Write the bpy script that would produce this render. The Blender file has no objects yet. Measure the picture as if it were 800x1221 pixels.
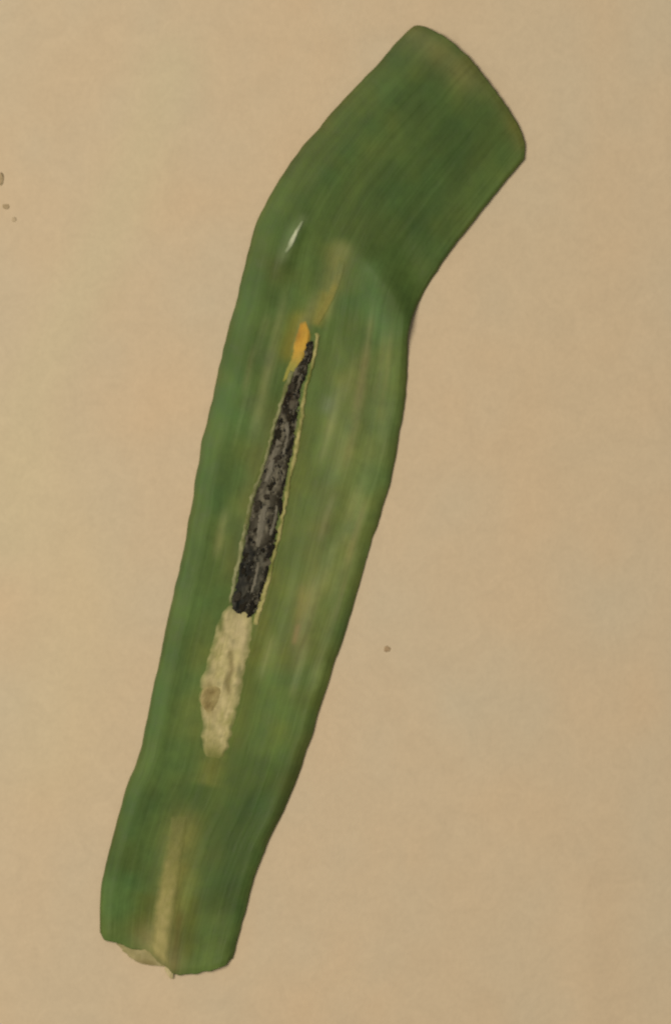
import bpy, math, random
import numpy as np
from mathutils import Vector, kdtree
random.seed(4); rng = np.random.default_rng(4)
S = 1e-4                                   # one unit of the plan below = 0.1 mm
sc = bpy.context.scene; COL = sc.collection

# ------------------------------------------------------------------ camera, light
cam = bpy.data.cameras.new('camera'); co = bpy.data.objects.new('camera', cam); COL.objects.link(co)
co.location = (0, 0, .42); cam.sensor_fit = 'VERTICAL'; cam.sensor_height = 24
cam.lens = 24*.42/.1221; cam.clip_start = .005; cam.clip_end = 20
cam.dof.use_dof = True; cam.dof.focus_distance = .409; cam.dof.aperture_fstop = 9.0
sc.camera = co
w = bpy.data.worlds.new('World'); sc.world = w; w.use_nodes = True
w.node_tree.nodes['Background'].inputs[0].default_value = (1.0, .92, .80, 1)
w.node_tree.nodes['Background'].inputs[1].default_value = .185
def area(name, loc, size, power, col):
    l = bpy.data.lights.new(name, 'AREA'); l.shape = 'SQUARE'; l.size = size; l.energy = power; l.color = col
    o = bpy.data.objects.new(name, l); COL.objects.link(o); o.location = loc
    o.rotation_euler = (Vector((0, 0, 0))-Vector(loc)).to_track_quat('-Z', 'Y').to_euler()
area('desk_lamp', (-.32, .08, .62), .40, 3.5, (1.0, .865, .70))
sc.view_settings.view_transform = 'Standard'; sc.view_settings.look = 'None'
sc.view_settings.exposure = 0; sc.view_settings.gamma = 1
sc.render.engine = 'CYCLES'

# ------------------------------------------------------------------ helpers
ILL = np.array([.79, .70, .58])            # light on a level white surface
def lin(c):
    c = np.asarray(c, float)/255
    return np.where(c <= .04045, c/12.92, ((c+.055)/1.055)**2.4)
def alb(c): return lin(c)/ILL
def smooth(e0, e1, x):
    t = np.clip((x-e0)/(e1-e0), 0, 1); return t*t*(3-2*t)
def vnoise(x, y, seed=0):
    x = np.asarray(x, float); y = np.asarray(y, float)
    xi = np.floor(x).astype(np.int64); yi = np.floor(y).astype(np.int64)
    fx = x-xi; fy = y-yi; fx = fx*fx*(3-2*fx); fy = fy*fy*(3-2*fy)
    def h(a, b):
        n = (a*374761393+b*668265263+seed*1442695041) & 0x7fffffff
        n = ((n ^ (n >> 13))*1274126177) & 0x7fffffff
        return ((n ^ (n >> 16)) & 0xffff)/65535.
    return (h(xi, yi)*(1-fx)+h(xi+1, yi)*fx)*(1-fy)+(h(xi, yi+1)*(1-fx)+h(xi+1, yi+1)*fx)*fy*1.0
def fbm(x, y, seed=0, o=3):
    s = 0; a = .5; t = 0
    for k in range(o):
        s = s+a*vnoise(x*2**k, y*2**k, seed+k*17); t += a; a *= .5
    return s/t
def curve(pts, n):                         # Catmull-Rom resampled by length
    P = np.array(pts, float); Q = np.vstack([2*P[0]-P[1], P, 2*P[-1]-P[-2]]); out = []
    for i in range(1, len(Q)-2):
        t = np.linspace(0, 1, 24, endpoint=False)[:, None]
        a, b, c, d = Q[i-1], Q[i], Q[i+1], Q[i+2]
        out.append(.5*(2*b+(c-a)*t+(2*a-5*b+4*c-d)*t**2+(3*b-a-3*c+d)*t**3))
    out = np.vstack(out+[P[-1:]])
    L = np.r_[0, np.cumsum(np.hypot(*np.diff(out, axis=0).T))]
    s = np.linspace(0, L[-1], n)
    return np.c_[np.interp(s, L, out[:, 0]), np.interp(s, L, out[:, 1])]
def poly_dist(x, y, pts):                  # distance to a polyline, with place along it
    best = np.full(x.shape, 1e9); tt = np.zeros(x.shape); P = np.array(pts, float)
    L = np.r_[0, np.cumsum(np.hypot(*np.diff(P, axis=0).T))]
    for i in range(len(P)-1):
        d = P[i+1]-P[i]; l2 = (d**2).sum()
        t = np.clip(((x-P[i, 0])*d[0]+(y-P[i, 1])*d[1])/l2, 0, 1)
        q = np.hypot(x-P[i, 0]-t*d[0], y-P[i, 1]-t*d[1]); m = q < best
        best = np.where(m, q, best); tt = np.where(m, (L[i]+t*math.sqrt(l2))/L[-1], tt)
    return best, tt
def W(x, y, z): return np.stack([(x-400)*S, (610.5-y)*S, z*S], -1)

def make_mesh(name, V, F, mat, parent=None, uv=None, col=None, smooth_shade=True, origin=None):
    V = np.asarray(V, float).reshape(-1, 3)
    if origin is not None: V = V-np.asarray(origin)
    me = bpy.data.meshes.new(name); me.from_pydata(V.tolist(), [], [tuple(int(k) for k in f) for f in F])
    if uv is not None:
        lay = me.uv_layers.new(name='UVMap'); li = np.empty(len(me.loops), int); me.loops.foreach_get('vertex_index', li)
        lay.data.foreach_set('uv', np.asarray(uv, float).reshape(-1, 2)[li].ravel())
    if col is not None:
        a = me.color_attributes.new('pigment', 'FLOAT_COLOR', 'POINT')
        c = np.c_[np.clip(col, .001, .9), np.ones(len(col))]; a.data.foreach_set('color', c.ravel())
    if smooth_shade: me.shade_smooth()
    me.materials.append(mat); me.update()
    o = bpy.data.objects.new(name, me); COL.objects.link(o)
    if parent is not None: o.parent = parent
    return o

def nodes(name):
    m = bpy.data.materials.new(name); m.use_nodes = True; nt = m.node_tree
    b = nt.nodes['Principled BSDF']
    return m, nt, b
def N(nt, t, **kw):
    n = nt.nodes.new(t)
    for k, v in kw.items():
        if k in n.inputs: n.inputs[k].default_value = v
        else: setattr(n, k, v)
    return n
def pigment_mat(name, rough, spec, streak, amp, bump, fine=900, sss=0):
    """colour from the pigment laid on the mesh, broken up by fibre streaks along the blade and fine cells"""
    m, nt, b = nodes(name); L = nt.links.new
    vc = N(nt, 'ShaderNodeVertexColor', layer_name='pigment')
    uv = N(nt, 'ShaderNodeUVMap'); mp = N(nt, 'ShaderNodeMapping'); mp.inputs['Scale'].default_value = streak
    L(uv.outputs[0], mp.inputs[0])
    n1 = N(nt, 'ShaderNodeTexNoise', Scale=1.0, Detail=4.0, Roughness=.6); L(mp.outputs[0], n1.inputs['Vector'])
    tc = N(nt, 'ShaderNodeTexCoord')
    n2 = N(nt, 'ShaderNodeTexNoise', Scale=float(fine), Detail=3.0, Roughness=.6); L(tc.outputs['Object'], n2.inputs['Vector'])
    ad = N(nt, 'ShaderNodeMath', operation='ADD'); L(n1.outputs[0], ad.inputs[0]); L(n2.outputs[0], ad.inputs[1])
    mr = N(nt, 'ShaderNodeMapRange'); mr.inputs[1].default_value = .6; mr.inputs[2].default_value = 1.4
    mr.inputs[3].default_value = 1-amp; mr.inputs[4].default_value = 1+amp; L(ad.outputs[0], mr.inputs[0])
    mx = N(nt, 'ShaderNodeVectorMath', operation='SCALE'); L(vc.outputs[0], mx.inputs[0]); L(mr.outputs[0], mx.inputs['Scale'])
    L(mx.outputs[0], b.inputs['Base Color'])
    bp = N(nt, 'ShaderNodeBump', Strength=bump, Distance=.00012); L(ad.outputs[0], bp.inputs['Height']); L(bp.outputs[0], b.inputs['Normal'])
    rr = N(nt, 'ShaderNodeMapRange'); rr.inputs[1].default_value = .3; rr.inputs[2].default_value = .7
    rr.inputs[3].default_value = rough-.08; rr.inputs[4].default_value = rough+.1; L(n2.outputs[0], rr.inputs[0]); L(rr.outputs[0], b.inputs['Roughness'])
    b.inputs['Specular IOR Level'].default_value = spec
    return m
M_leaf = pigment_mat('leaf_green', .52, .16, (46, 8, 1), .16, .4)
M_mine = pigment_mat('dry_epidermis', .62, .15, (14, 5, 1), .16, .6, 1400)
M_frass = pigment_mat('dark_frass', .65, .18, (9, 14, 1), .40, .8, 2200)
M_speck = pigment_mat('brown_dirt', .85, .15, (3, 3, 1), .25, .5, 2600)

# ------------------------------------------------------------------ the paper
def paper():
    nx, ny = 300, 380
    X, Y = np.meshgrid(np.linspace(-1700, 2500, nx), np.linspace(-1900, 3100, ny))
    z = 1.6*(fbm(X/420, Y/420, 71, 2)-.5)
    d, t = poly_dist(X, Y, [(560, 985), (640, 1010), (692, 1050), (702, 1140), (700, 1260)])
    z = z+2.2*np.exp(-(d/24)**2)*smooth(0, .3, t)
    d, t = poly_dist(X, Y, [(205, 60), (165, 200), (90, 330), (20, 520)])
    z = z+.8*np.exp(-(d/60)**2)
    # flatten under the leaf
    d, _ = poly_dist(X, Y, [(205, 1160), (290, 760), (390, 330), (560, 100)])
    z = z*smooth(110, 260, d)-1.2*(1-smooth(90, 240, d))*0
    z = z-.5
    V = W(X.ravel(), Y.ravel(), z.ravel())
    i = np.arange(nx*ny).reshape(ny, nx)
    F = np.stack([i[:-1, :-1], i[1:, :-1], i[1:, 1:], i[:-1, 1:]], -1).reshape(-1, 4)
    # faint old toning of the sheet: warmer and greener patches
    c = np.tile(alb((197, 173, 136)), (nx*ny, 1)); x = X.ravel(); y = Y.ravel()
    n = fbm(x/90, y/120, 5, 3)-.5; c = c*(1+np.stack([n*.10, -n*.02, -n*.12], -1)*.9)
    for pts, wd, col, k in [([(205, 80), (160, 220), (95, 350), (30, 480), (10, 640)], 38, (195, 177, 137), .6),
                            ([(40, 560), (90, 700), (60, 900)], 70, (200, 178, 136), .5),
                            ([(640, 300), (700, 520)], 90, (196, 172, 134), .4)]:
        d, _ = poly_dist(x, y, pts); kk = (k*np.exp(-(d/wd)**2))[:, None]; c = c*(1-kk)+alb(col)*kk
    m, nt, b = nodes('cream_paper'); L = nt.links.new
    vc = N(nt, 'ShaderNodeVertexColor', layer_name='pigment'); tc = N(nt, 'ShaderNodeTexCoord')
    n1 = N(nt, 'ShaderNodeTexNoise', Scale=1500.0, Detail=4.0, Roughness=.65); L(tc.outputs['Object'], n1.inputs['Vector'])
    n2 = N(nt, 'ShaderNodeTexNoise', Scale=260.0, Detail=3.0, Roughness=.55, Distortion=1.5); L(tc.outputs['Object'], n2.inputs['Vector'])
    ad = N(nt, 'ShaderNodeMath', operation='ADD'); L(n1.outputs[0], ad.inputs[0]); L(n2.outputs[0], ad.inputs[1])
    mr = N(nt, 'ShaderNodeMapRange'); mr.inputs[1].default_value = .6; mr.inputs[2].default_value = 1.4
    mr.inputs[3].default_value = .945; mr.inputs[4].default_value = 1.055; L(ad.outputs[0], mr.inputs[0])
    mx = N(nt, 'ShaderNodeVectorMath', operation='SCALE'); L(vc.outputs[0], mx.inputs[0]); L(mr.outputs[0], mx.inputs['Scale'])
    L(mx.outputs[0], b.inputs['Base Color'])
    bp = N(nt, 'ShaderNodeBump', Strength=.45, Distance=.00008); L(ad.outputs[0], bp.inputs['Height']); L(bp.outputs[0], b.inputs['Normal'])
    b.inputs['Roughness'].default_value = .8; b.inputs['Specular IOR Level'].default_value = .2
    o = make_mesh('paper', V, F[:, ::-1], m, col=c)
    me = o.data
    o['kind'] = 'structure'; o['label'] = 'plain cream-tan paper sheet under the leaf'
    return o
paper()

# ------------------------------------------------------------------ the leaf blade
LEFT = [(120, 1112), (122, 1058), (136, 996), (153, 935), (170, 888), (180, 837), (201, 735), (222, 640), (241, 530), (264, 430),
        (280, 366), (292, 318), (302, 280), (312, 252), (345, 196), (400, 130), (450, 77), (480, 43), (494, 31)]
RIGHT = [(277, 1143), (281, 1130), (297, 1070), (316, 1012), (348, 944), (368, 888), (390, 818), (421, 725), (441, 654), (464, 578),
         (477, 516), (485, 458), (486, 410), (489, 386), (505, 348), (535, 302), (570, 257), (602, 216), (624, 190)]
BOTTOM = [(120, 1112), (126, 1120), (142, 1124), (158, 1131), (176, 1136), (190, 1142), (199, 1150), (207, 1160), (228, 1162), (252, 1156), (268, 1150), (277, 1143)]
TOP = [(494, 31), (506, 32), (530, 45), (560, 71), (590, 109), (612, 141), (624, 168), (624, 190)]
NU, NV = 121, 520
u = np.linspace(0, 1, NU); v = np.linspace(0, 1, NV)
Lc, Rc, Bc, Tc = curve(LEFT, NV), curve(RIGHT, NV), curve(BOTTOM, NU), curve(TOP, NU)
jit = lambda n, s, f, a: (a*(fbm(np.arange(n)*f, np.zeros(n), s, 3)-.5))
Lc[:, 0] += jit(NV, 3, .09, 3.0); Rc[:, 0] += jit(NV, 9, .09, 3.0)
Bc[1:-1, 1] += jit(NU, 13, .16, 4)[1:-1]; Tc[1:-1, 1] += jit(NU, 15, .3, 3)[1:-1]
U, Vv = np.meshgrid(u, v)
C = ((1-U)[..., None]*Lc[:, None]+U[..., None]*Rc[:, None]+(1-Vv)[..., None]*Bc[None]+Vv[..., None]*Tc[None]
     - ((1-U)*(1-Vv))[..., None]*Bc[0]-(U*(1-Vv))[..., None]*Bc[-1]-((1-U)*Vv)[..., None]*Tc[0]-(U*Vv)[..., None]*Tc[-1])
X, Y = C[..., 0], C[..., 1]
MINE_C = [(372, 402), (362, 440), (348, 480), (338, 530), (322, 580), (313, 640), (302, 700), (294, 736)]
MINE_W = [4, 6, 11, 16, 20, 21, 20, 14]
THICK = 2.4
def height(X, Y, U, V):
    c = np.abs(2*U-1); body = 1-smooth(.70, .84, V)
    h = THICK+1.2
    h = h+body*(6.3*c**1.6-6.7*smooth(.78, 1, c)*c)                     # shallow channel, margins rolled slightly under
    h = h+(1-body)*(7.0*smooth(0, .2, U)*(1-U)**1.2+1.0*smooth(.6, 1., V)*U)               # beyond the bend the blade leans over
    d, t = poly_dist(X, Y, [(405, 285), (440, 318), (470, 355), (490, 392)])
    h = h+8.0*np.exp(-(d/20)**1.7)*smooth(0, .5, t)                         # buckle at the inside of the bend
    d, t = poly_dist(X, Y, [(482, 300), (500, 340), (494, 375)])
    h = h-2.0*np.exp(-(d/16)**2)
    d, t = poly_dist(X, Y, [(362, 262), (344, 300), (330, 345)])
    h = h+3.6*np.exp(-(d/9)**2)*smooth(0, .2, t)*smooth(1, .5, t)        # wrinkle at the outside
    d, t = poly_dist(X, Y, [(425, 420), (410, 560), (372, 700), (345, 800)])
    h = h+2.2*np.exp(-(d/26)**2)
    d, t = poly_dist(X, Y, [(216, 960), (208, 1060), (200, 1160)])
    h = h+2.6*np.exp(-(d/15)**2)*smooth(0, .4, t)
    d, t = poly_dist(X, Y, [(228, 990), (218, 1080), (207, 1160)])
    h = h-.9*np.exp(-(d/8)**2)*smooth(0, .6, t)
    d, t = poly_dist(X, Y, MINE_C); ww = np.interp(t, np.linspace(0, 1, 8), MINE_W)
    h = h-2.2*(1-smooth(.65, 1.0, d/ww))                                  # the opened mine
    h = h+2.6*(fbm(U*3+3, V*9, 31, 3)-.5)+.7*(fbm(U*26, V*14, 37, 2)-.5)  # undulation, parallel nerves
    return np.maximum(h, THICK+.3)
Z = height(X, Y, U, Vv)
CEN = np.array(W(np.array(300.), np.array(640.), np.array(0.)))

# pigment, with glint and shading at the bend painted in: (stroke, width, seen colour, strength)
x, y, uu, vv = X.ravel(), Y.ravel(), U.ravel(), Vv.ravel()
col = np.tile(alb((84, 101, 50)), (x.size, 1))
def tint(pts, wd, c, k, ends=.18, soft=1.6):
    global col
    d, t = poly_dist(x, y, pts)
    g = k*np.exp(-(d/wd)**(2*soft/1.6))*(smooth(-.001, ends, t)*smooth(1.001, 1-ends, t) if ends else 1)
    col = col*(1-g[:, None])+alb(c)*g[:, None]
tint([(560, 60), (560, 160), (470, 260), (430, 260)], 95, (70, 87, 41), .95, 0)  # tip painted darker, standing in for its slope away from the lamp
tint([(545, 165), (500, 215), (470, 290)], 46, (64, 81, 37), .7, 0)  # same painted shade, deeper along the middle of the tip
tint([(300, 300), (260, 500), (215, 720), (180, 900), (145, 1080)], 34, (77, 98, 49), .7, 0)
tint([(366, 252), (350, 278), (334, 318)], 6, (108, 120, 76), .7)  # soft pale surround of the painted glint
tint([(425, 400), (430, 520), (400, 640), (370, 760), (330, 860)], 48, (103, 111, 57), .85)
tint([(455, 400), (450, 520), (425, 640)], 22, (97, 113, 61), .7)
tint([(350, 660), (325, 780), (300, 860)], 18, (96, 110, 52), .6)
tint([(395, 560), (375, 680), (345, 800)], 15, (104, 104, 56), .5)
tint([(362, 690), (352, 770)], 5, (120, 112, 66), .5)
tint([(357, 742), (350, 770)], 3.0, (142, 112, 76), .6)
tint([(340, 800), (330, 900), (310, 960)], 16, (96, 110, 48), .5)
tint([(380, 850), (340, 940), (310, 1030)], 12, (78, 82, 40), .7)
tint([(250, 920), (225, 960), (165, 1000)], 55, (70, 86, 40), .7, 0)
tint([(320, 890), (290, 985), (262, 1100)], 30, (64, 82, 38), .8, .12)
tint([(400, 770), (375, 800), (360, 850)], 24, (80, 92, 42), .6)
tint([(150, 1030), (135, 1100)], 18, (76, 102, 52), .4)
tint([(178, 1060), (165, 1120)], 16, (84, 90, 34), .6)
tint([(228, 940), (216, 1010), (205, 1080), (198, 1150)], 20, (122, 118, 62), .8, .3)
tint([(256, 890), (246, 940)], 15, (110, 112, 54), .7)
tint([(232, 1060), (222, 1150)], 9, (84, 88, 30), .6)
tint([(216, 1080), (211, 1120), (206, 1165)], 5, (92, 82, 40), .6)
tint([(180, 1120), (198, 1145)], 20, (138, 124, 76), .8, 0)
tint([(410, 280), (398, 330), (380, 385)], 13, (118, 120, 68), .85)
tint([(392, 345), (374, 392)], 8, (134, 124, 58), .8)
tint([(356, 385), (345, 420)], 13, (124, 112, 40), .7, 0)
tint([(332, 470), (310, 540), (292, 620), (272, 712)], 15, (100, 104, 56), .75)
tint([(365, 450), (350, 540), (340, 620), (318, 720), (300, 800)], 16, (98, 104, 50), .75)
tint([(270, 720), (240, 800), (238, 900)], 22, (96, 106, 52), .7)
tint([(306, 750), (290, 850), (272, 905)], 15, (92, 98, 42), .75)
tint([(340, 195), (420, 105), (494, 35)], 16, (84, 92, 50), .6, 0)
tint([(494, 36), (520, 62), (560, 90)], 22, (104, 104, 60), .8, 0)
tint([(560, 75), (600, 128), (622, 170)], 12, (92, 92, 46), .7, 0)
tint([(500, 280), (480, 330), (486, 372)], 22, (62, 82, 38), .6, 0)  # shaded side of the fold, painted dark
tint([(440, 300), (450, 360), (455, 430)], 18, (84, 108, 60), .6)  # side of the fold facing the lamp, painted lighter
rs = random.Random(8)
for k in range(46):                        # broken pale nerves, mostly on the right half
    a = rs.uniform(.56, .92) if k < 34 else rs.uniform(.12, .4); b = rs.uniform(.30, .64); l = rs.uniform(.05, .14)
    q = [C[int(j*(NV-1)), int(a*(NU-1))] for j in (b, b+l*.5, b+l)]
    tint(q, rs.uniform(3.0, 6.5), rs.choice([(128, 132, 84), (116, 126, 76), (130, 126, 82), (108, 120, 70)]), rs.uniform(.25, .55), .3)
for cx, cy, r, c, k in [(392, 480, 8, (112, 120, 88), .55), (322, 425, 8, (92, 100, 66), .5), (298, 478, 9, (84, 96, 62), .5),
                        (420, 760, 20, (82, 100, 52), .6), (330, 320, 16, (88, 88, 44), .4), (262, 370, 12, (90, 92, 46), .4)]:
    tint([(cx, cy), (cx-2, cy+6)], r, c, k, 0)
e = np.minimum(uu, 1-uu)
g = (.4*np.exp(-(e/.02)**2))[:, None]; col = col*(1-g)+alb((86, 80, 42))*g
n = fbm(uu*7, vv*26, 55, 3)-.5; n2 = fbm(uu*22, vv*12, 58, 3)-.5; n3 = fbm(x/26, y/30, 63, 2)-.5
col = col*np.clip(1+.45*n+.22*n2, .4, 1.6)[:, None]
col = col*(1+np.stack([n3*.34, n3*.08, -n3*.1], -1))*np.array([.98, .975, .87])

i = np.arange(NU*NV).reshape(NV, NU); tot = NU*NV
Ft = np.stack([i[:-1, :-1], i[:-1, 1:], i[1:, 1:], i[1:, :-1]], -1).reshape(-1, 4)
ring = np.r_[i[0, :], i[1:, -1], i[-1, -2::-1], i[-2:0:-1, 0]]; nx_ = np.roll(ring, -1)
Fs = np.stack([ring+tot, nx_+tot, nx_, ring], -1)
edge = smooth(0, .03, np.minimum(np.minimum(U, 1-U), np.minimum(Vv, 1-Vv)*4))
Zt = Z-THICK*.6*(1-edge)
top = W(x, y, Zt.ravel()); bot = W(x, y, np.maximum(Z-THICK+THICK*.15*(1-edge), .25).ravel())
leaf = bpy.data.objects.new('leaf', None); COL.objects.link(leaf); leaf.location = CEN; leaf.empty_display_size = .02
leaf['label'] = 'cut strip of bent green leaf with dark opened mine, lying on cream paper'; leaf['category'] = 'leaf'
uvs = np.c_[uu, vv]
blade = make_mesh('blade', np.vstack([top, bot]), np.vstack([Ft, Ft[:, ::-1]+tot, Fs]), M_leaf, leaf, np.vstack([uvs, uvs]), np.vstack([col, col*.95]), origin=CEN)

kd = kdtree.KDTree(tot)
for k in range(tot): kd.insert((x[k], y[k], 0), k)
kd.balance(); Zf = Zt.ravel()
def H(a, b):
    a = np.asarray(a, float); out = np.empty(a.size)
    for k, (p, q) in enumerate(zip(a.ravel(), np.asarray(b, float).ravel())):
        r = kd.find_n((p, q, 0), 4); ws = [1/(t[2]+.05) for t in r]
        out[k] = sum(Zf[t[1]]*s for t, s in zip(r, ws))/sum(ws)
    return out.reshape(a.shape)

def overlay(name, A, B, na, nb, dome, sink, colf, mat, parent, rough=0., seed=0, floor=None, ragged=1.5, fade=0.):
    """a skin between two side curves A and B, laid on the blade; its rim dips into the blade"""
    a, b = curve(A, na), curve(B, na)
    for q, s in ((a, 1), (b, 2)):
        q[1:-1, 0] += jit(na, seed+s, .45, ragged*2)[1:-1]
    tt = np.linspace(0, 1, nb); T, Sx = np.meshgrid(tt, np.linspace(0, 1, na))
    P = a[:, None]*(1-T)[..., None]+b[:, None]*T[..., None]; px, py = P[..., 0], P[..., 1]
    rim = np.minimum(np.minimum(T, 1-T)*2, np.minimum(Sx, 1-Sx)*na/nb*2)
    prof = smooth(0, .55, rim)
    nz = (fbm(px/5, py/7, seed+40, 3)-.5)*2
    z = (H(px, py) if floor is None else floor)+dome*prof+rough*nz*prof-sink*(1-smooth(0, .35, rim))
    c = colf(px, py, T, Sx, nz)
    if fade:
        idx = [kd.find((p, q, 0))[1] for p, q in zip(px.ravel(), py.ravel())]
        g = smooth(0, fade, rim+.25*fade*nz)[..., None]; c = c*g+col[idx].reshape(c.shape)*(1-g)
    ii = np.arange(na*nb).reshape(na, nb)
    F = np.stack([ii[:-1, :-1], ii[:-1, 1:], ii[1:, 1:], ii[1:, :-1]], -1).reshape(-1, 4)
    ra = np.array(A[0])-np.array(A[-1])
    Vt = W(px.ravel(), py.ravel(), z.ravel())
    p0, p1, p2 = Vt[F[len(F)//2][0]], Vt[F[len(F)//2][1]], Vt[F[len(F)//2][2]]
    if np.cross(p1-p0, p2-p1)[2] < 0: F = F[:, ::-1]
    k = na*nb; rg = np.r_[ii[0, :], ii[1:, -1], ii[-1, -2::-1], ii[-2:0:-1, 0]]
    Vb = W(px.ravel(), py.ravel(), z.ravel()-.9-.8*prof.ravel())
    Fr = np.stack([rg, np.roll(rg, -1), np.roll(rg, -1)+k, rg+k], -1)
    uvq = np.c_[T.ravel(), Sx.ravel()]; c = c.reshape(-1, 3)
    return make_mesh(name, np.vstack([Vt, Vb]), np.vstack([F, F[:, ::-1]+k, Fr]), mat, parent, np.vstack([uvq, uvq]), np.vstack([c, c]), origin=CEN)
def mixc(c0, c1, t): t = np.clip(t, 0, 1)[..., None]; return alb(c0)*(1-t)+alb(c1)*t
def blot(c, px, py, pts, wd, colr, k):
    d, t = poly_dist(px, py, pts); g = (k*np.exp(-(d/wd)**2))[..., None]; return c*(1-g)+alb(colr)*g

# pale window of dry epidermis at the wide end of the mine
def c_win(px, py, T, Sx, nz):
    c = mixc((154, 143, 86), (192, 173, 120), .5+.75*nz+.5*(fbm(px/16, py/26, 77, 2)-.5))
    fb = fbm((px+.25*py)/3.2, py/34, 79, 3)-.5; c = c*(1+.55*fb)[..., None]
    gm = smooth(.56, .72, fbm(px/11, py/17, 73, 3))[..., None]*.55; c = c*(1-gm)+alb((122, 116, 76))*gm
    c = blot(c, px, py, [(282, 735), (290, 770)], 14, (178, 160, 114), .6)
    c = blot(c, px, py, [(275, 778), (277, 798), (271, 812), (273, 824)], 3.2, (112, 98, 54), .75)
    c = blot(c, px, py, [(264, 738), (263, 750)], 4, (92, 96, 44), .85)
    c = blot(c, px, py, [(248, 822), (243, 834), (252, 846)], 9, (126, 106, 56), .45)
    c = blot(c, px, py, [(250, 895), (270, 905)], 14, (122, 118, 60), .8)
    e = np.exp(-(np.minimum(T, 1-T)/.12)**2)[..., None]
    return c*(1-.45*e)+alb((134, 130, 72))*.45*e
window = overlay('mine_window', [(276, 716), (262, 730), (252, 750), (245, 780), (236, 808), (232, 838), (238, 866), (239, 892), (250, 908)],
                 [(296, 716), (306, 736), (306, 758), (299, 795), (293, 828), (285, 856), (279, 880), (273, 898), (256, 909)],
                 60, 26, 1.0, .6, c_win, M_mine, leaf, .6, 1, ragged=3.2, fade=.5)
window['label'] = 'pale straw-coloured dry skin over the wide end of the mine'
def c_spot(px, py, T, Sx, nz):
    e = np.exp(-(np.minimum(np.minimum(T, 1-T), np.minimum(Sx, 1-Sx)*1.3)/.26)**2); return mixc((112, 92, 48), (158, 140, 88), e*1.2+.6*nz+.15+.75*np.exp(-(((T-.58)/.22)**2+((Sx-.5)/.2)**2)))
sp = overlay('brown_spot', [(249, 817), (240, 822), (237, 834), (241, 846), (250, 851)], [(257, 817), (269, 822), (266, 833), (260, 841), (255, 851)],
             16, 10, 1.7, .6, c_spot, M_mine, window, .5, 5, ragged=.8)

# dark frass packed in the opened mine
def c_fr(px, py, T, Sx, nz):
    n = .6*fbm(px/8, py/19, 91, 3)+.4*fbm(px/3.5, py/6, 95, 2)
    c = mixc((36, 31, 19), (100, 92, 72), smooth(.47, .60, n)+.2*nz)
    c = blot(c, px, py, [(330, 540), (316, 590), (310, 640)], 9, (108, 100, 80), .5)
    c = blot(c, px, py, [(330, 470), (344, 470)], 14, (46, 34, 24), .75)
    c = blot(c, px, py, [(294, 660), (288, 700), (284, 722)], 13, (26, 28, 25), .8)
    e = np.exp(-((1-T)/.16)**2)*smooth(.3, .6, fbm(px/10, py/12, 97, 2)); c = c*(1-.8*e[..., None])+alb((34, 28, 16))*.8*e[..., None]
    c = blot(c, px, py, [(312, 660), (306, 700)], 5, (74, 72, 58), .5)
    return c
trail = overlay('frass_trail', [(367, 402), (361, 425), (349, 442), (341, 458), (336, 475), (328, 498), (320, 530), (311, 562), (300, 596), (292, 632), (285, 668), (278, 700), (273, 722), (285, 734)],
                [(376, 404), (374, 425), (366, 446), (361, 462), (357, 480), (354, 505), (351, 530), (345, 562), (338, 596), (332, 632), (325, 668), (317, 705), (308, 726), (298, 743)],
                170, 24, 1.2, .3, c_fr, M_frass, leaf, 1.5, 9, ragged=3.6)
trail['label'] = 'blackish-brown trail of frass along the opened mine'

def pellet_mesh(name, sx, sy, sz, seed, shades, mat=M_frass):
    import bmesh
    bm = bmesh.new(); bmesh.ops.create_icosphere(bm, subdivisions=2, radius=1)
    r = random.Random(seed); f = [Vector((r.uniform(-2, 2), r.uniform(-2, 2), r.uniform(-2, 2))) for _ in range(4)]
    for q in bm.verts:
        k = 1+.13*sum(math.sin(q.co.dot(a)*1.6+j) for j, a in enumerate(f))
        q.co = Vector((q.co.x*sx*k, q.co.y*sy*k, q.co.z*sz*k))*S
    me = bpy.data.meshes.new(name); bm.to_mesh(me); bm.free()
    a = me.color_attributes.new('pigment', 'FLOAT_COLOR', 'POINT')
    for d in a.data: d.color = (*alb(shades), 1)
    me.uv_layers.new(name='UVMap'); me.shade_smooth(); me.materials.append(mat); return me
PM = [pellet_mesh('frass_pellet', 3.6, 8.0, 1.1, 1, (40, 35, 24)), pellet_mesh('frass_pellet', 4.6, 6.0, 1.0, 2, (62, 55, 42)), pellet_mesh('frass_pellet', 2.8, 10.5, 1.0, 3, (34, 30, 22))]
pel = [(369, 414, 2), (367, 428, 2), (352, 452, 0), (347, 464, 1), (343, 478, 0), (341, 486, 2), (334, 506, 2), (334, 520, 0), (350, 500, 2), (348, 525, 2), (328, 566, 2), (324, 580, 0), (319, 590, 1),
       (339, 574, 2), (306, 630, 0), (308, 604, 1), (326, 640, 2), (322, 660, 2), (294, 664, 0), (301, 671, 2), (290, 682, 0), (288, 698, 2), (297, 690, 0), (284, 712, 1), (293, 710, 0), (290, 722, 0), (302, 716, 2), (312, 702, 2), (299, 730, 2), (306, 650, 1), (318, 684, 2), (335, 605, 2), (331, 548, 1)]
hz = H([p[0] for p in pel], [p[1] for p in pel])
for (a, b, k), z in zip(pel, hz):
    o = bpy.data.objects.new('frass_pellet', PM[k]); COL.objects.link(o); o.parent = trail
    o.location = W(np.array(a+0.), np.array(b+0.), np.array(z+.7))-CEN
    q = random.uniform(.7, 1.15); o.scale = (q, q*random.uniform(.75, 1.2), 1)
    o.rotation_euler = (random.uniform(-.15, .15), random.uniform(-.15, .15), -.30+random.uniform(-.35, .35))
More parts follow.
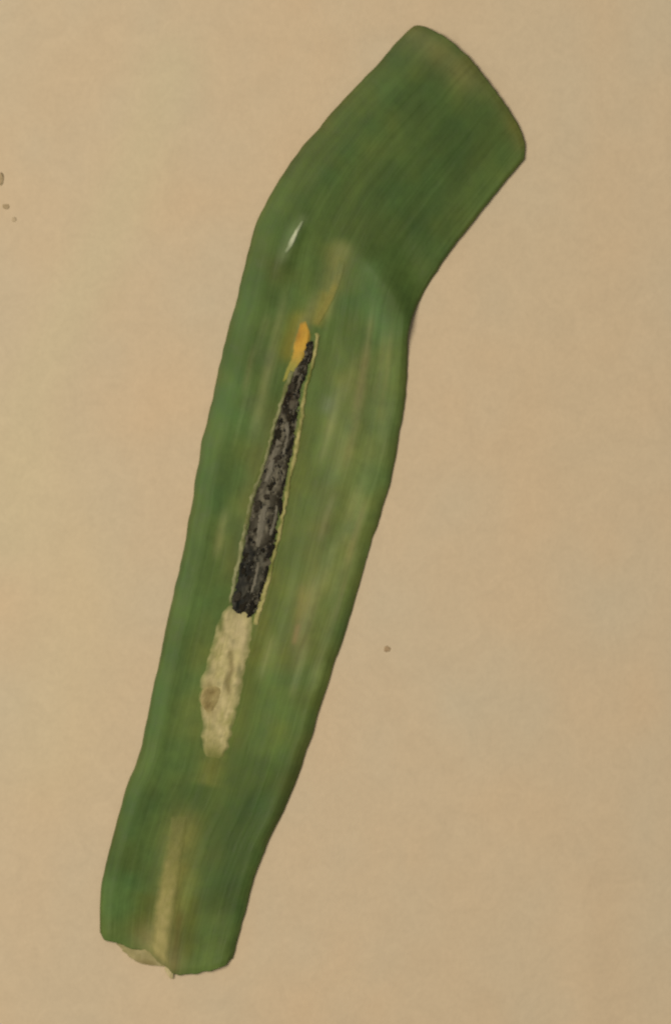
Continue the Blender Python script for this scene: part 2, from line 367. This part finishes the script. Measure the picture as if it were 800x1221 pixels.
# crumbs too small to pick apart
Vs, Fs2, n0 = [], [], 0
base = [(Vector(c)) for c in ((1, 0, 0), (-1, 0, 0), (0, 1, 0), (0, -1, 0), (0, 0, 1), (0, 0, -1))]
tri = [(0, 2, 4), (2, 1, 4), (1, 3, 4), (3, 0, 4), (2, 0, 5), (1, 2, 5), (3, 1, 5), (0, 3, 5)]
tq = rng.uniform(.03, .98, 620); cl = np.array(MINE_C, float); ts = np.linspace(0, 1, 8)
cx = np.interp(tq, ts, cl[:, 0]); cy = np.interp(tq, ts, cl[:, 1]); ww = np.interp(tq, ts, MINE_W)
cx = cx+rng.uniform(-.8, .8, 620)*ww; cz = H(cx, cy); cc = []
for a, b, z in zip(cx, cy, cz):
    r = random.uniform(.6, 1.9); sh = alb(random.choice([(34, 30, 18), (52, 44, 28), (92, 86, 70), (84, 78, 64), (30, 30, 28)]))
    for q in base:
        d = q*r*random.uniform(.7, 1.25); Vs.append(W(np.array(a+d.x), np.array(b+d.y*1.4), np.array(z+1.0+d.z*.7))); cc.append(sh)
    Fs2 += [tuple(n0+k for k in t) for t in tri]; n0 += 6
cr = make_mesh('frass_crumbs', np.array(Vs), Fs2, M_frass, trail, np.zeros((n0, 2)), np.array(cc), origin=CEN); cr['kind'] = 'stuff'
# grey shreds of skin still bridging the frass
def c_shred(px, py, T, Sx, nz): return mixc((92, 84, 66), (122, 114, 94), .5+.6*nz)
for A, B, s in [([(330, 520), (322, 545), (314, 575)], [(339, 526), (330, 552), (320, 580)], 3), ([(312, 600), (306, 625), (303, 655)], [(322, 600), (318, 628), (312, 655)], 4),
                ([(338, 500), (340, 520), (335, 545)], [(345, 502), (345, 522), (341, 545)], 6), ([(306, 668), (302, 690), (298, 708)], [(311, 668), (308, 690), (302, 708)], 8),
                ([(328, 600), (325, 620), (321, 640)], [(333, 602), (330, 622), (325, 640)], 7)]:
    overlay('skin_shred', A, B, 26, 8, 2.2, .8, c_shred, M_mine, trail, .8, 60+s, ragged=1.8)

# torn pale rims on both sides of the mine, orange stain, streaks
def band(pts, ws):
    P = np.array(pts, float); T = np.gradient(P, axis=0); T /= np.hypot(T[:, 0], T[:, 1])[:, None]; n = np.c_[-T[:, 1], T[:, 0]]; q = np.array(ws, float)[:, None]
    return (P-n*q).tolist(), (P+n*q).tolist()
def c_rim(px, py, T, Sx, nz): return mixc((112, 112, 52), (176, 162, 100), .5+.7*nz+.8*(1.6*fbm(py/22, px*0, 83, 2)-.8))
A, B = band([(378, 396), (377, 415), (371, 442), (364, 466), (360, 500), (354, 535), (345, 575), (338, 612), (330, 650), (321, 690), (312, 718), (304, 746)], [3.0, 2.4, 2.0, 2.2, 2.8, 3.2, 2.6, 2.8, 2.6, 3, 4, 3.4])
r1 = overlay('torn_rim', A, B, 150, 8, 2.0, .8, c_rim, M_mine, leaf, .7, 21, ragged=2, fade=.4); r1['label'] = 'thin pale yellow torn rim along the mine'
def c_rim2(px, py, T, Sx, nz): return mixc((106, 106, 58), (150, 145, 100), .45+.8*nz+.8*(fbm(py/26, px*0, 85, 2)-.5))
A, B = band([(349, 440), (342, 460), (335, 482), (326, 512), (317, 550), (304, 585), (295, 620), (288, 655), (280, 690), (274, 722)], [3.4, 3.4, 3, 2.6, 2.6, 3.2, 3.4, 3.2, 2.8, 2])
overlay('torn_rim', A, B, 130, 8, 1.7, .8, c_rim2, M_mine, leaf, .7, 25, ragged=2, fade=.6)
def c_or(px, py, T, Sx, nz):
    c = mixc((194, 148, 56), (160, 142, 66), smooth(410, 445, py)+.3*nz); c = blot(c, px, py, [(353, 388), (353, 400)], 8, (150, 102, 36), .8)
    return blot(c, px, py, [(348, 440), (340, 455)], 11, (148, 142, 64), .8)
st = overlay('orange_stain', [(359, 382), (352, 398), (348, 416), (343, 434), (336, 458)], [(364, 380), (372, 398), (368, 420), (357, 438), (337, 458)], 36, 14, .8, .5, c_or, M_mine, leaf, .4, 33, ragged=1.6, fade=.5)
st['label'] = 'orange-yellow stained tip of the mine'
def c_st(px, py, T, Sx, nz):
    c = mixc((122, 122, 70), (136, 124, 56), smooth(320, 360, py)+.3*nz); e = np.exp(-(np.minimum(T, 1-T)/.22)**2)[..., None]
    q = smooth(300, 345, py)[..., None]; q = q*.75+.0; e = np.maximum(e, 1-q)
    return c*(1-.75*e)+alb((96, 106, 56))*.75*e
overlay('pale_streak', [(404, 306), (396, 330), (384, 360), (371, 386)], [(413, 310), (408, 336), (396, 364), (379, 392)], 44, 14, .5, .4, c_st, M_leaf, leaf, .2, 35, ragged=1, fade=.8)
def c_glint(px, py, T, Sx, nz): return mixc((120, 132, 88), (186, 186, 146), .25+1.0*np.exp(-((Sx-.5)/.22)**2)*np.exp(-((T-.5)/.4)**2)+.2*nz)
glint = overlay('painted_glint', [(361, 261), (352, 274), (343, 290), (338, 303)], [(364, 263), (357, 278), (350, 294), (341, 305)], 26, 9, 1.0, .5, c_glint, M_leaf, leaf, .3, 37, ragged=.8, fade=.7)  # specular glint on the wrinkle, painted as a pale raised patch
glint['label'] = 'short whitish painted glint near the outer bend'
def c_rib(px, py, T, Sx, nz):
    c = mixc((128, 122, 60), (164, 148, 90), .55*smooth(1000, 1130, py)+.35*nz+.2); e = np.exp(-(np.minimum(T, 1-T)/.25)**2)[..., None]
    q = (.85*smooth(970, 1060, py))[..., None]; e = np.maximum(e, 1-q); return c*(1-.85*e)+alb((106, 106, 54))*.85*e
mid = overlay('midrib', [(204, 970), (196, 1010), (186, 1050), (180, 1090), (177, 1120), (180, 1141)], [(226, 970), (222, 1010), (217, 1050), (212, 1090), (207, 1125), (204, 1156)], 80, 16, .9, .4, c_rib, M_leaf, leaf, .3, 39, ragged=1, fade=.7)
mid['label'] = 'pale yellow-green midrib showing toward the cut base'

# papery membrane and fibres left at the torn base
def flat(name, A, B, na, nb, zf, colf, seed, ragged):
    return overlay(name, A, B, na, nb, .5, .1, colf, M_mine, leaf, .3, seed, floor=zf, ragged=ragged)
def c_mem(px, py, T, Sx, nz): return blot(mixc((142, 130, 80), (164, 148, 100), .5+.7*nz), px, py, [(168, 1148), (182, 1150)], 5, (118, 100, 60), .6)
flat('torn_membrane', [(138, 1118), (158, 1124), (176, 1130), (200, 1140)], [(140, 1126), (154, 1140), (170, 1149), (196, 1152)], 40, 14, 2.2, c_mem, 45, 1.5)
def c_fib(px, py, T, Sx, nz): return mixc((168, 152, 100), (196, 176, 128), .5+.5*nz)
for A, B, s in [([(196, 1136), (197, 1155), (203, 1166)], [(207, 1136), (208, 1155), (207, 1167)], 47)]:
    flat('cut_fibre', A, B, 20, 6, 2.6, c_fib, s, .5)

# ------------------------------------------------------------------ specks of dirt on the paper
def speck(px, py, sx, sy, c, seed, label, group=None):
    me = pellet_mesh('dirt_speck', sx, sy, .55, seed, c, M_speck)
    o = bpy.data.objects.new('dirt_speck', me); COL.objects.link(o)
    o.location = W(np.array(px+0.), np.array(py+0.), np.array(-.25)); o['label'] = label; o['category'] = 'speck'
    if group: o['group'] = group
G = 'dirt specks clustered on bare paper off the outer bend'
speck(1, 214, 4, 7, (166, 142, 103), 11, 'largest, tall brown speck of the small dirt cluster on bare paper', G); speck(8, 246, 5, 4, (168, 144, 106), 12, 'mid-sized rounded brown speck of the small dirt cluster on bare paper', G); speck(17, 262, 3.5, 3, (186, 162, 123), 13, 'smallest, palest speck of the small dirt cluster on bare paper', G)
speck(462, 774, 4.5, 3.6, (168, 140, 102), 15, "lone small brown dirt speck on paper beside the leaf's straight lower margin")
